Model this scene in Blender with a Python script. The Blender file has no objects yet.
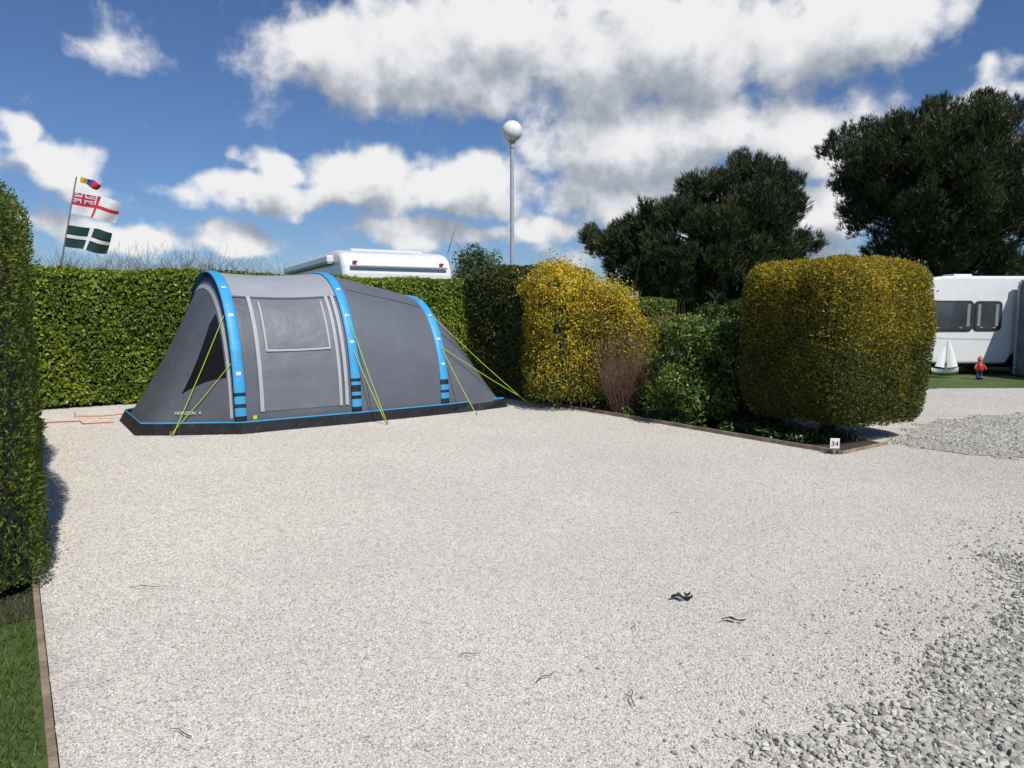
import bpy, math, random
import numpy as np
from mathutils import Vector, Matrix
rng=np.random.default_rng(7); random.seed(7)
scene=bpy.context.scene
COL=scene.collection
ROT=math.radians(35.6)
E1=np.array([math.cos(ROT),math.sin(ROT)]); E2=np.array([-math.sin(ROT),math.cos(ROT)])

# ------------------------------------------------------------------ helpers
def link(o,parent=None):
    COL.objects.link(o)
    if parent is not None: o.parent=parent
    return o
def tag(o,label=None,category=None,group=None,kind=None):
    if label: o["label"]=label
    if category: o["category"]=category
    if group: o["group"]=group
    if kind: o["kind"]=kind
    return o
def empty(name,loc=(0,0,0),rotz=0,label=None,category=None,group=None):
    o=bpy.data.objects.new(name,None); o.location=loc; o.rotation_euler=(0,0,rotz); o.empty_display_size=.3
    link(o); tag(o,label,category,group); return o
def mk(name,V,F,mats,parent=None,midx=None,smooth=False,bevel=0,loc=None,rot=None):
    me=bpy.data.meshes.new(name); me.from_pydata([tuple(map(float,v)) for v in V],[],[tuple(int(i) for i in f) for f in F])
    if not isinstance(mats,(list,tuple)): mats=[mats]
    for m in mats: me.materials.append(m)
    if midx is not None: me.polygons.foreach_set("material_index",np.array(midx,dtype=np.int32))
    if smooth: me.polygons.foreach_set("use_smooth",np.ones(len(me.polygons),dtype=bool))
    me.update()
    o=bpy.data.objects.new(name,me); link(o,parent)
    if loc is not None: o.location=loc
    if rot is not None: o.rotation_euler=rot
    if bevel:
        b=o.modifiers.new("bevel","BEVEL"); b.width=bevel; b.segments=3; b.limit_method='ANGLE'; b.angle_limit=math.radians(35)
    return o
def fast(name,V,F,mats,parent=None,midx=None,tint=None,smooth=False):
    V=np.asarray(V,dtype=np.float32); F=np.asarray(F,dtype=np.int32)
    k=F.shape[1]
    me=bpy.data.meshes.new(name)
    me.vertices.add(len(V)); me.vertices.foreach_set("co",V.ravel())
    me.loops.add(F.size); me.loops.foreach_set("vertex_index",F.ravel())
    me.polygons.add(len(F)); me.polygons.foreach_set("loop_start",np.arange(0,F.size,k,dtype=np.int32))
    if not isinstance(mats,(list,tuple)): mats=[mats]
    for m in mats: me.materials.append(m)
    if midx is not None: me.polygons.foreach_set("material_index",np.asarray(midx,dtype=np.int32))
    me.update(calc_edges=True)
    me.polygons.foreach_set("use_smooth",np.full(len(F),bool(smooth)))
    if tint is not None:
        a=me.attributes.new("tint","FLOAT","POINT"); a.data.foreach_set("value",np.asarray(tint,dtype=np.float32))
    o=bpy.data.objects.new(name,me)
    return link(o,parent)
class Acc:
    def __init__(s): s.V=[];s.F=[];s.M=[];s.T=[];s.n=0
    def add(s,V,F,m=0,t=.5):
        V=np.asarray(V,float);F=np.asarray(F,int)
        s.V.append(V);s.F.append(F+s.n);s.M.append(np.full(len(F),m))
        s.T.append(np.full(len(V),t) if np.isscalar(t) else np.asarray(t)); s.n+=len(V)
    def build(s,name,mats,parent=None,smooth=False):
        return fast(name,np.concatenate(s.V),np.concatenate(s.F),mats,parent,np.concatenate(s.M),np.concatenate(s.T),smooth)
def box(c,sz,rz=0):
    c=np.array(c,float);h=np.array(sz,float)/2
    V=np.array([[x,y,z] for z in(-1,1) for y in(-1,1) for x in(-1,1)],float)*h
    cs,sn=math.cos(rz),math.sin(rz)
    V=np.stack([V[:,0]*cs-V[:,1]*sn,V[:,0]*sn+V[:,1]*cs,V[:,2]],1)+c
    F=[(0,2,3,1),(4,5,7,6),(0,1,5,4),(2,6,7,3),(0,4,6,2),(1,3,7,5)]
    return V,np.array(F)
def tube(pts,rad,sides=6):
    pts=np.asarray(pts,float); n=len(pts); rad=np.broadcast_to(rad,(n,))
    T=np.gradient(pts,axis=0); T/=np.linalg.norm(T,axis=1)[:,None]+1e-9
    ref=np.array([0,0,1.]) if abs(T[0][2])<.9 else np.array([1.,0,0])
    A=np.cross(T,ref); A/=np.linalg.norm(A,axis=1)[:,None]+1e-9; B=np.cross(T,A)
    an=np.linspace(0,2*math.pi,sides,endpoint=False)
    V=(pts[:,None,:]+rad[:,None,None]*(A[:,None,:]*np.cos(an)[None,:,None]+B[:,None,:]*np.sin(an)[None,:,None])).reshape(-1,3)
    i=np.arange(n-1)[:,None]*sides; j=np.arange(sides)[None,:]; j2=(j+1)%sides
    F=np.stack([i+j,i+j2,i+sides+j2,i+sides+j],-1).reshape(-1,4)
    return V,F
def lathe(prof,sides=24):
    prof=np.asarray(prof,float); an=np.linspace(0,2*math.pi,sides,endpoint=False)
    V=np.stack([prof[:,0][:,None]*np.cos(an),prof[:,0][:,None]*np.sin(an),np.repeat(prof[:,1][:,None],sides,1)],-1).reshape(-1,3)
    n=len(prof);i=np.arange(n-1)[:,None]*sides;j=np.arange(sides)[None,:];j2=(j+1)%sides
    F=np.stack([i+j,i+j2,i+sides+j2,i+sides+j],-1).reshape(-1,4)
    return V,F
def grid(fn,us,vs):
    V=[fn(u,v) for u in us for v in vs]; nv=len(vs)
    F=[(i*nv+j,(i+1)*nv+j,(i+1)*nv+j+1,i*nv+j+1) for i in range(len(us)-1) for j in range(nv-1)]
    return np.array(V,float),np.array(F)
def snoise(P,scale,seed,octv=3):
    r=np.random.default_rng(seed); out=np.zeros(len(P)); amp=1;tot=0
    for o in range(octv):
        for k in range(5):
            w=r.normal(size=3);w/=np.linalg.norm(w);w*=scale*(2**o)*r.uniform(.7,1.3)
            out+=amp*np.sin(P@w+r.uniform(0,6.28))
        tot+=amp*5**.5;amp*=.55
    return out/tot
# ------------------------------------------------------------------ materials
def newmat(name):
    m=bpy.data.materials.new(name); m.use_nodes=True; nt=m.node_tree; b=nt.nodes["Principled BSDF"]; return m,nt,b
def N(nt,t,**k):
    n=nt.nodes.new(t)
    for a,v in k.items(): setattr(n,a,v)
    return n
def ramp(nt,stops,interp='LINEAR'):
    r=N(nt,"ShaderNodeValToRGB"); cr=r.color_ramp; cr.interpolation=interp
    while len(cr.elements)<len(stops): cr.elements.new(.5)
    for e,(p,c) in zip(cr.elements,stops): e.position=p; e.color=(*c,1)
    return r
def plain(name,col,rough=.5,metal=0,spec=.5,var=.12,scale=6,bump=0,bscale=40,coat=0):
    m,nt,b=newmat(name)
    tc=N(nt,"ShaderNodeTexCoord"); ns=N(nt,"ShaderNodeTexNoise"); ns.inputs["Scale"].default_value=scale; ns.inputs["Detail"].default_value=6
    nt.links.new(tc.outputs["Object"],ns.inputs["Vector"])
    lo=tuple(c*(1-var) for c in col);hi=tuple(min(1,c*(1+var)) for c in col)
    r=ramp(nt,[(.3,lo),(.7,hi)]); nt.links.new(ns.outputs["Fac"],r.inputs["Fac"]); nt.links.new(r.outputs["Color"],b.inputs["Base Color"])
    b.inputs["Roughness"].default_value=rough;b.inputs["Metallic"].default_value=metal;b.inputs["Specular IOR Level"].default_value=spec
    b.inputs["Coat Weight"].default_value=coat
    if bump:
        n2=N(nt,"ShaderNodeTexNoise");n2.inputs["Scale"].default_value=bscale;n2.inputs["Detail"].default_value=5
        nt.links.new(tc.outputs["Object"],n2.inputs["Vector"])
        bp=N(nt,"ShaderNodeBump");bp.inputs["Strength"].default_value=bump;bp.inputs["Distance"].default_value=.05
        nt.links.new(n2.outputs["Fac"],bp.inputs["Height"]);nt.links.new(bp.outputs["Normal"],b.inputs["Normal"])
    return m
def leafmat(name,stops,tr=.25,rough=.5,spec=.35):
    m,nt,b=newmat(name)
    at=N(nt,"ShaderNodeAttribute",attribute_name="tint"); r=ramp(nt,stops); nt.links.new(at.outputs["Fac"],r.inputs["Fac"])
    nt.links.new(r.outputs["Color"],b.inputs["Base Color"]); b.inputs["Roughness"].default_value=rough;b.inputs["Specular IOR Level"].default_value=spec
    if tr>0:
        t=N(nt,"ShaderNodeBsdfTranslucent"); nt.links.new(r.outputs["Color"],t.inputs["Color"])
        mx=N(nt,"ShaderNodeMixShader");mx.inputs[0].default_value=tr
        nt.links.new(b.outputs[0],mx.inputs[1]);nt.links.new(t.outputs[0],mx.inputs[2]);nt.links.new(mx.outputs[0],nt.nodes["Material Output"].inputs["Surface"])
    return m
def stone_ramp(nt,coarse=False):
    if coarse: return ramp(nt,[(0,(.23,.225,.205)),(.25,(.37,.36,.32)),(.5,(.47,.455,.40)),(.75,(.54,.52,.46)),(.92,(.62,.595,.54)),(1,(.51,.43,.34))])
    return ramp(nt,[(0,(.28,.265,.24)),(.08,(.43,.405,.37)),(.22,(.60,.57,.51)),(.5,(.70,.67,.60)),(.70,(.76,.73,.66)),(.80,(.62,.53,.42)),(.90,(.81,.785,.73)),(1,(.53,.475,.41))])
def macro(nt,col_out,b,lo=.92,hi=1.03,scale=.5):
    g=N(nt,"ShaderNodeNewGeometry"); ns=N(nt,"ShaderNodeTexNoise");ns.inputs["Scale"].default_value=scale;ns.inputs["Detail"].default_value=4
    nt.links.new(g.outputs["Position"],ns.inputs["Vector"])
    mr=N(nt,"ShaderNodeMapRange");mr.inputs[1].default_value=.3;mr.inputs[2].default_value=.7;mr.inputs[3].default_value=lo;mr.inputs[4].default_value=hi
    nt.links.new(ns.outputs["Fac"],mr.inputs[0])
    v=N(nt,"ShaderNodeVectorMath",operation='SCALE');nt.links.new(col_out,v.inputs[0]);nt.links.new(mr.outputs[0],v.inputs["Scale"])
    nt.links.new(v.outputs[0],b.inputs["Base Color"])
def stone_mat(name,coarse):
    m,nt,b=newmat(name)
    at=N(nt,"ShaderNodeAttribute",attribute_name="tint"); oi=N(nt,"ShaderNodeObjectInfo")
    a=N(nt,"ShaderNodeMath",operation='ADD');nt.links.new(at.outputs["Fac"],a.inputs[0]);nt.links.new(oi.outputs["Random"],a.inputs[1])
    f=N(nt,"ShaderNodeMath",operation='FRACT');nt.links.new(a.outputs[0],f.inputs[0])
    r=stone_ramp(nt,coarse);nt.links.new(f.outputs[0],r.inputs["Fac"]);macro(nt,r.outputs["Color"],b)
    b.inputs["Roughness"].default_value=.9;b.inputs["Specular IOR Level"].default_value=.15
    return m
def gravel_sheet(name,scale,coarse):
    m,nt,b=newmat(name)
    g=N(nt,"ShaderNodeNewGeometry");v=N(nt,"ShaderNodeTexVoronoi");v.inputs["Scale"].default_value=scale
    nt.links.new(g.outputs["Position"],v.inputs["Vector"])
    sp=N(nt,"ShaderNodeSeparateColor");nt.links.new(v.outputs["Color"],sp.inputs[0])
    r=stone_ramp(nt,coarse);nt.links.new(sp.outputs[0],r.inputs["Fac"])
    dk=N(nt,"ShaderNodeMapRange");dk.inputs[1].default_value=.35;dk.inputs[2].default_value=.75;dk.inputs[3].default_value=1.03;dk.inputs[4].default_value=.7
    nt.links.new(v.outputs["Distance"],dk.inputs[0])
    s=N(nt,"ShaderNodeVectorMath",operation='SCALE');nt.links.new(r.outputs["Color"],s.inputs[0]);nt.links.new(dk.outputs[0],s.inputs["Scale"])
    macro(nt,s.outputs[0],b)
    bp=N(nt,"ShaderNodeBump");bp.invert=True;bp.inputs["Strength"].default_value=.5;bp.inputs["Distance"].default_value=.4/scale
    nt.links.new(v.outputs["Distance"],bp.inputs["Height"]);nt.links.new(bp.outputs["Normal"],b.inputs["Normal"])
    b.inputs["Roughness"].default_value=.9;b.inputs["Specular IOR Level"].default_value=.15
    return m
def groundmat(name,c1,c2,c3,scale):
    m,nt,b=newmat(name)
    g=N(nt,"ShaderNodeNewGeometry");ns=N(nt,"ShaderNodeTexNoise");ns.inputs["Scale"].default_value=scale;ns.inputs["Detail"].default_value=9;ns.inputs["Roughness"].default_value=.7
    nt.links.new(g.outputs["Position"],ns.inputs["Vector"])
    r=ramp(nt,[(.3,c1),(.5,c2),(.7,c3)]);nt.links.new(ns.outputs["Fac"],r.inputs["Fac"]);macro(nt,r.outputs["Color"],b,.7,1.2,.9)
    bp=N(nt,"ShaderNodeBump");bp.inputs["Strength"].default_value=.7;bp.inputs["Distance"].default_value=.03
    nt.links.new(ns.outputs["Fac"],bp.inputs["Height"]);nt.links.new(bp.outputs["Normal"],b.inputs["Normal"]);b.inputs["Roughness"].default_value=.95
    return m
M_grass=groundmat("grass_ground",(.04,.065,.014),(.075,.12,.024),(.13,.165,.042),14)
M_soil=groundmat("soil",(.025,.018,.012),(.05,.038,.026),(.09,.07,.05),18)
M_gravel=gravel_sheet("fine_gravel_sheet",115,False); M_coarse=gravel_sheet("coarse_gravel_sheet",44,True)
M_stone=stone_mat("fine_stone",False); M_cstone=stone_mat("coarse_stone",True)
M_wood=plain("weathered_timber",(.27,.205,.14),.85,var=.35,scale=9,bump=.3)
M_bark=plain("bark",(.09,.07,.055),.9,var=.4,scale=8,bump=.6,bscale=18)
M_twig=plain("red_brown_twig",(.17,.10,.065),.85,var=.3)
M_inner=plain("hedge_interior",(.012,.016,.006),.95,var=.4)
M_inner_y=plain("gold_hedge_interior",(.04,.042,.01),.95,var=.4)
L_left=leafmat("conifer_hedge_leaf",[(0,(.025,.045,.006)),(.5,(.08,.125,.012)),(.85,(.17,.21,.02)),(1,(.27,.27,.04))],.3)
L_back=leafmat("laurel_hedge_leaf",[(0,(.035,.065,.008)),(.45,(.14,.21,.014)),(.8,(.29,.37,.025)),(1,(.44,.46,.06))],.3,.4,.5)
L_dark=leafmat("dark_hedge_leaf",[(0,(.026,.038,.008)),(.6,(.085,.105,.018)),(1,(.18,.18,.035))],.25)
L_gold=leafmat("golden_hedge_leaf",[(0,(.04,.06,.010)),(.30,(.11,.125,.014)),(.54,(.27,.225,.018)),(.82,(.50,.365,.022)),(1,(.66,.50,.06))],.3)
L_fors=leafmat("yellow_blossom",[(0,(.12,.13,.02)),(.28,(.36,.29,.02)),(.65,(.64,.46,.025)),(1,(.80,.62,.08))],.3)
L_fleaf=leafmat("young_bush_leaf",[(0,(.04,.055,.010)),(.6,(.15,.18,.025)),(1,(.32,.33,.05))],.3)
L_shrub=leafmat("evergreen_shrub_leaf",[(0,(.022,.045,.010)),(.6,(.075,.135,.02)),(1,(.20,.27,.04))],.2,.35,.5)
L_pine=leafmat("dark_pine_needles",[(0,(.013,.021,.009)),(.45,(.036,.052,.018)),(.8,(.078,.092,.027)),(1,(.14,.115,.04))],0)
L_grass=leafmat("grass_blade",[(0,(.05,.08,.014)),(.6,(.10,.18,.025)),(1,(.20,.24,.06))],.3)

# ------------------------------------------------------------------ ground
def sheet(name,poly,z,mat):
    o=mk(name,[(x,y,z) for x,y in poly],[tuple(range(len(poly)))],mat);tag(o,kind="structure");return o
sheet("ground",[(-400,-400),(400,-400),(400,400),(-400,400)],0,M_grass)
pl=np.array([-1.595,2.32]); pr=np.array([3.69,7.75])
def LL(t,off=0): return tuple(pl+E2*t+E1*off)
def RR(t,off=0): return tuple(pr+E2*t+E1*off)
pitch=[LL(-5),(6,-1.2),(20,9.5),(26,13),(26,15.2),(9,14.6),RR(3.4,2.9),RR(2.2,2.3),RR(1.2,1.3),RR(0,1.1),RR(0),RR(10.5),LL(13)]
sheet("gravel_pitch",pitch,.004,M_gravel)
road=[(-2.4,-.6),(-4,-6),(12,-6),(18,4),(9.5,9.1),(3.53,4.69),(.87,2.32)]
sheet("stone_road",[(x+.20,y-.22) for x,y in road],.008,M_coarse)
patch2=[(4.75,8.25),(5.1,7.75),(6.0,7.45),(8,7.6),(14,8.8),(14,12.4),(9.5,11.6),(7.0,10.5),(5.9,9.9),(5.2,9.1)]
sheet("stone_verge",patch2,.012,M_coarse)
sheet("soil_bed",[RR(.02,.02),RR(.02,1.08),RR(1.2,1.3),RR(2.2,2.3),RR(5,2.9),RR(11,2.6),RR(11,.02)],.009,M_soil)
sheet("soil_strip",[LL(1.5,-.02),LL(13,-.02),LL(13,-1.6),LL(1.6,-2.6)],.006,M_soil)

def ico(sub):
    import bmesh
    bm=bmesh.new();bmesh.ops.create_icosphere(bm,subdivisions=sub,radius=1)
    V=np.array([v.co[:] for v in bm.verts]);F=np.array([[v.index for v in f.verts] for f in bm.faces]);bm.free();return V,F
def clusters(n,cell,count,smin,smax,sub,mat,nm,ang=False):
    c=bpy.data.collections.new(nm); V0,F0=ico(sub)
    for k in range(n):
        Vs=[];Fs=[];T=[];nn=0
        for i in range(count):
            s=(smin+(smax-smin)*rng.random()**1.6)*np.array([rng.uniform(.8,1.35),rng.uniform(.65,1.05),rng.uniform(.5,.8)])
            if ang:
                V=V0.copy()
                for q in range(8):
                    w=rng.normal(size=3);w/=np.linalg.norm(w);lim=rng.uniform(.35,.66);dd=V@w;V=V-np.maximum(dd-lim,0)[:,None]*w
                V=V*1.4*s
            else:
                V=V0*(1+.13*rng.normal(size=len(V0)))[:,None]*s
            R=np.array(Matrix.Rotation(rng.uniform(0,6.28),3,'Z')@Matrix.Rotation(rng.normal()*.4,3,'X'))
            V=V@R.T; V+=[rng.uniform(-cell/2,cell/2),rng.uniform(-cell/2,cell/2),s[2]*rng.uniform(.2,1.1)]
            Vs.append(V);Fs.append(F0+nn);nn+=len(V0);T.append(np.full(len(V0),rng.random()))
        o=fast(nm+"_proto",np.concatenate(Vs),np.concatenate(Fs),mat,None,None,np.concatenate(T))
        COL.objects.unlink(o); c.objects.link(o)
    return c
def inside(P,poly):
    x,y=P[:,0],P[:,1];r=np.zeros(len(P),bool);n=len(poly)
    for i in range(n):
        x1,y1=poly[i];x2,y2=poly[(i+1)%n]
        c=((y1>y)!=(y2>y))&(x<(x2-x1)*(y-y1)/(y2-y1+1e-12)+x1);r^=c
    return r
def scatter(name,P,z,coll,n,scl,label,category):
    me=bpy.data.meshes.new(name);k=len(P)
    me.vertices.add(k);me.vertices.foreach_set("co",np.column_stack([P,np.full(k,z)]).astype(np.float32).ravel())
    a=me.attributes.new("rot","FLOAT_VECTOR","POINT");a.data.foreach_set("vector",np.column_stack([np.zeros(k),np.zeros(k),rng.uniform(0,6.28,k)]).astype(np.float32).ravel())
    a=me.attributes.new("scl","FLOAT","POINT");a.data.foreach_set("value",(scl*rng.uniform(.85,1.15,k)).astype(np.float32))
    a=me.attributes.new("pick","INT","POINT");a.data.foreach_set("value",rng.integers(0,n,k).astype(np.int32))
    o=bpy.data.objects.new(name,me);link(o)
    ng=bpy.data.node_groups.new(name+"_nodes","GeometryNodeTree")
    ng.interface.new_socket("Geometry",in_out='INPUT',socket_type='NodeSocketGeometry');ng.interface.new_socket("Geometry",in_out='OUTPUT',socket_type='NodeSocketGeometry')
    gi=ng.nodes.new("NodeGroupInput");go=ng.nodes.new("NodeGroupOutput");ip=ng.nodes.new("GeometryNodeInstanceOnPoints")
    ci=ng.nodes.new("GeometryNodeCollectionInfo");ci.inputs["Collection"].default_value=coll;ci.inputs["Separate Children"].default_value=True;ci.inputs["Reset Children"].default_value=True
    def na(nm,t):
        q=ng.nodes.new("GeometryNodeInputNamedAttribute");q.data_type=t;q.inputs["Name"].default_value=nm;return q.outputs["Attribute"]
    ng.links.new(gi.outputs[0],ip.inputs["Points"]);ng.links.new(ci.outputs[0],ip.inputs["Instance"]);ip.inputs["Pick Instance"].default_value=True
    ng.links.new(na("pick","INT"),ip.inputs["Instance Index"]);ng.links.new(na("rot","FLOAT_VECTOR"),ip.inputs["Rotation"]);ng.links.new(na("scl","FLOAT"),ip.inputs["Scale"])
    ng.links.new(ip.outputs[0],go.inputs[0])
    md=o.modifiers.new("scatter","NODES");md.node_group=ng
    tag(o,label,category,kind="stuff");return o
def jgrid(x0,x1,y0,y1,step):
    X,Y=np.meshgrid(np.arange(x0,x1,step),np.arange(y0,y1,step));P=np.stack([X.ravel(),Y.ravel()],1)
    return P+rng.uniform(-.15,.15,P.shape)*step
cf=clusters(10,.135,185,.0028,.0056,1,M_stone,"fine_stones")
P=jgrid(-9.5,13,1.6,15,.12)
sd=(P-np.array([.87,2.32]))@np.array([-.665,.747])
wob=.16*np.sin(P[:,0]*2.1+P[:,1])+.08*np.sin(P[:,0]*5.3)
bedpoly=[RR(0,0),RR(0,1.08),RR(1.2,1.3),RR(2.2,2.3),RR(5,2.9),RR(11,2.6),RR(11,0)]
tl=np.stack([(P-np.array([-3.56,9.1]))@E1,(P-np.array([-3.56,9.1]))@E2],1)
intent=(tl[:,0]>-.9)&(tl[:,0]<4.2)&(tl[:,1]>.15)&(tl[:,1]<2.7)
keep=inside(P,pitch)&(sd+wob>-.15)&(np.abs(P[:,0])<P[:,1]*.80+.45)&~inside(P,patch2)&~inside(P,bedpoly)&~intent&((P-pl)@E1>.06)
scatter("fine_gravel_stones",P[keep],.003,cf,10,1.0,"small pale mixed gravel spread over the camping pitch","gravel")
cc=clusters(8,.24,125,.006,.0155,2,M_cstone,"coarse_stones",True)
P=jgrid(-1,7,1.4,6.4,.20)
sd=(P-np.array([.87,2.32]))@np.array([-.665,.747]);wob=.10*np.sin(P[:,0]*2.1+P[:,1])+.06*np.sin(P[:,0]*5.3)
k1=(sd+wob<-.14)&(np.abs(P[:,0])<P[:,1]*.84+.5)
P2=jgrid(4,9.5,7,12,.2);k2=inside(P2+rng.normal(size=P2.shape)*.10,patch2)
scatter("coarse_gravel_stones",np.concatenate([P[k1],P2[k2]]),.006,cc,8,1.0,"coarse grey crushed stone along the site road","gravel")
ct=clusters(6,.4,26,.004,.010,2,M_cstone,"loose_stones",True)
P=jgrid(-1,8,1.4,8,.16);sd=(P-np.array([.87,2.32]))@np.array([-.665,.747])
k=(sd>-.45)&(sd<rng.exponential(.16,len(P))-.1)
scatter("loose_gravel_stones",P[k],.006,ct,6,1.0,"loose grey stones strayed onto the pale gravel","gravel")

# ------------------------------------------------------------------ edging boards
def board(t0,t1,fn,label,top=.055):
    a=np.array(fn(t0));b=np.array(fn(t1));c=(a+b)/2;L=np.linalg.norm(b-a)-.006
    ang=math.atan2(*(b-a)[::-1])
    V,F=box((0,0,top-.05),(L,.03,.10)); o=mk("edging_board",V,F,M_wood,bevel=.004,loc=(c[0],c[1],0),rot=(0,0,ang))
    tag(o,label,"edging board","timber boards edging the pitch")
for i in range(5): board(-1.6+2.4*i,.8+2.4*i,lambda t:LL(t,-.02),"weathered timber edging board between pitch gravel and grass",.045)
for i in range(4): board(0.0+2.4*i,2.4+2.4*i,lambda t:RR(t,-.0),"weathered timber edging board along the planted bed",.055)
board(.03,1.05,lambda t:RR(-.0,t),"weathered timber edging board at corner of planted bed",.04)

# ------------------------------------------------------------------ foliage
def rbox(c,half,r,rz,div,disp,dsc,seed,z0,taper=0):
    c=np.array(c,float);half=np.array(half,float)
    Vs=[];Ns=[];Fs=[];nn=0
    for ax in range(3):
        for sg in(-1,1):
            if ax==2 and sg==-1: continue
            a,b=[k for k in range(3) if k!=ax]
            na=max(3,int(2*half[a]/div));nb=max(3,int(2*half[b]/div))
            U,W=np.meshgrid(np.linspace(-1,1,na+1),np.linspace(-1,1,nb+1),indexing='ij')
            P=np.zeros((U.size,3));P[:,a]=U.ravel()*half[a];P[:,b]=W.ravel()*half[b];P[:,ax]=sg*half[ax]
            lim=half-r
            I=np.clip(P,-lim,lim); I[:,2]=np.where(P[:,2]<0,np.maximum(P[:,2],-half[2]+r*.5),I[:,2])
            D=P-I;n=D/(np.linalg.norm(D,axis=1)[:,None]+1e-9);Q=I+n*r
            if taper:
                zz=np.clip((-Q[:,2]/half[2]-.25)/.75,0,1);Q[:,:2]*=(1-taper*zz**2.0)[:,None]
            idx=np.arange(U.size).reshape(U.shape)
            f=np.stack([idx[:-1,:-1],idx[1:,:-1],idx[1:,1:],idx[:-1,1:]],-1).reshape(-1,4)
            if (sg>0)^(ax==1): pass
            else: f=f[:,::-1]
            Vs.append(Q);Ns.append(n);Fs.append(f+nn);nn+=len(Q)
    V=np.concatenate(Vs);Nn=np.concatenate(Ns);F=np.concatenate(Fs)
    cs,sn=math.cos(rz),math.sin(rz);R=np.array([[cs,-sn,0],[sn,cs,0],[0,0,1]])
    V=V@R.T+c+[0,0,half[2]+z0];Nn=Nn@R.T
    d=snoise(V,dsc,seed);V=V+Nn*(d*disp)[:,None]
    return V,Nn,F
def sample(V,Nn,F,n):
    A=V[F[:,0]];B=V[F[:,1]];C=V[F[:,2]];D=V[F[:,3]]
    ar=np.linalg.norm(np.cross(C-A,D-B),axis=1);p=ar/ar.sum()
    i=rng.choice(len(F),n,p=p);u=rng.random((n,1));v=rng.random((n,1))
    f=F[i];P=(1-u)*(1-v)*V[f[:,0]]+u*(1-v)*V[f[:,1]]+u*v*V[f[:,2]]+(1-u)*v*V[f[:,3]]
    NN=(Nn[f[:,0]]+Nn[f[:,1]]+Nn[f[:,2]]+Nn[f[:,3]])/4;NN/=np.linalg.norm(NN,axis=1)[:,None]+1e-9
    return P,NN
def nrm(a): return a/(np.linalg.norm(a,axis=1)[:,None]+1e-9)
def leaves(P,NN,L,W,spread=.8,axis=None,lv=.35):
    n=len(P);nr=nrm(NN+rng.normal(size=(n,3))*spread)
    ax=rng.normal(size=(n,3)) if axis is None else axis
    ax=nrm(ax-nr*(ax*nr).sum(1)[:,None]);bt=np.cross(nr,ax)
    l=(L*rng.uniform(1-lv,1+lv,n))[:,None]/2;w=(W*rng.uniform(1-lv,1+lv,n))[:,None]/2
    V=np.stack([P-ax*l,P+bt*w+nr*w*.3,P+ax*l,P-bt*w+nr*w*.3],1).reshape(-1,3)
    F=np.arange(n*4).reshape(-1,4);return V,F
def hedge(name,c,half,r,rz,z0,n,L,W,mat,inner,label,category="hedge",disp=.05,dsc=3,seed=1,div=.12,depth=(-.05,.05),conifer=False,tb=.5,ta=.28,parent=None,taper=0,zt=0,side_shade=0,shoots=.02,spread=.7):
    V,Nn,F=rbox(c,half,r,rz,div,disp,dsc,seed,z0,taper)
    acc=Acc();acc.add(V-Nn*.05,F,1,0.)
    P,NN=sample(V,Nn,F,n)
    off=rng.uniform(depth[0],depth[1],n)+snoise(P,dsc*5,seed+3)*.02
    shoot=rng.random(n)<shoots; off[shoot]+=rng.uniform(0,.06,shoot.sum())
    P=P+NN*off[:,None]
    ax=None
    if conifer: ax=nrm(NN*.7+np.array([0,0,.5])+rng.normal(size=(n,3))*.5)
    Nl=NN if not conifer else nrm(rng.normal(size=(n,3))+NN*.8)
    LV,LF=leaves(P,Nl,L,W,spread,ax)
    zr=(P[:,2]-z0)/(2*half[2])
    t=np.clip(tb+zt*(zr-.6)+side_shade*(NN@np.array([E1[0],E1[1],.4]))+snoise(P,dsc*2.2,seed+5)*.16+snoise(P,1.1,seed+9,2)*.12+rng.normal(size=n)*ta*.6,0.02,1)  # facing term puts side shading into the leaf tint
    acc.add(LV,LF,0,np.repeat(t,4))
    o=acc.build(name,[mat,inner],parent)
    if parent is None: tag(o,label,category)
    return o
def c3(xy): return (xy[0],xy[1],0)
cl=np.array(LL(1.75+3.9,-.99)); hedge("conifer_hedge",c3(cl),(1.0,3.9,1.18),.26,ROT,.02,180000,.036,.011,L_left,M_inner,"tall clipped green conifer hedge beside the gravel pitch",disp=.06,dsc=3.4,seed=3,div=.1,conifer=True,tb=.54)
p0=np.array([-9.4,10.0]);p1=np.array([-.2,16.6]);cb=(p0+p1)/2+E2*.55
hedge("privet_hedge",c3(cb),(5.7,.55,1.13),.14,ROT,.04,120000,.066,.036,L_back,M_inner,"long bright green clipped hedge behind the tent",disp=.06,dsc=2.6,seed=5,div=.15,tb=.56,depth=(-.07,.05),spread=.6)
hedge("dark_green_hedge",c3(np.array([.30,13.3])),(.66,1.25,1.17),.2,ROT,.05,32000,.06,.03,L_dark,M_inner,"dark green clipped hedge block beside yellow flowering bush",disp=.06,dsc=3,seed=8,tb=.62)
gh=empty("golden_hedge",(4.17,9.05,0),0,"large boxy golden yellow clipped hedge at the pitch corner","hedge")
hedge("foliage",(0,0,0),(.94,.78,.985),.26,ROT*.8,.24,115000,.040,.014,L_gold,M_inner_y,None,disp=.05,dsc=3.0,seed=11,div=.08,conifer=True,tb=.44,ta=.32,parent=gh,taper=.16,zt=.55,side_shade=.07)  # left-facing leaves painted darker and greener, as the shaded side
a=Acc()
for k in range(5):
    an=rng.uniform(0,6.28);b=np.array([math.cos(an)*.1,math.sin(an)*.1,0]);e=np.array([math.cos(an)*.45,math.sin(an)*.4,.6])
    V,F=tube([b,b*1.3+[0,0,.25],e],[.05,.04,.025],7);a.add(V,F)
a.build("trunk",[M_bark],gh,True)
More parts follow.
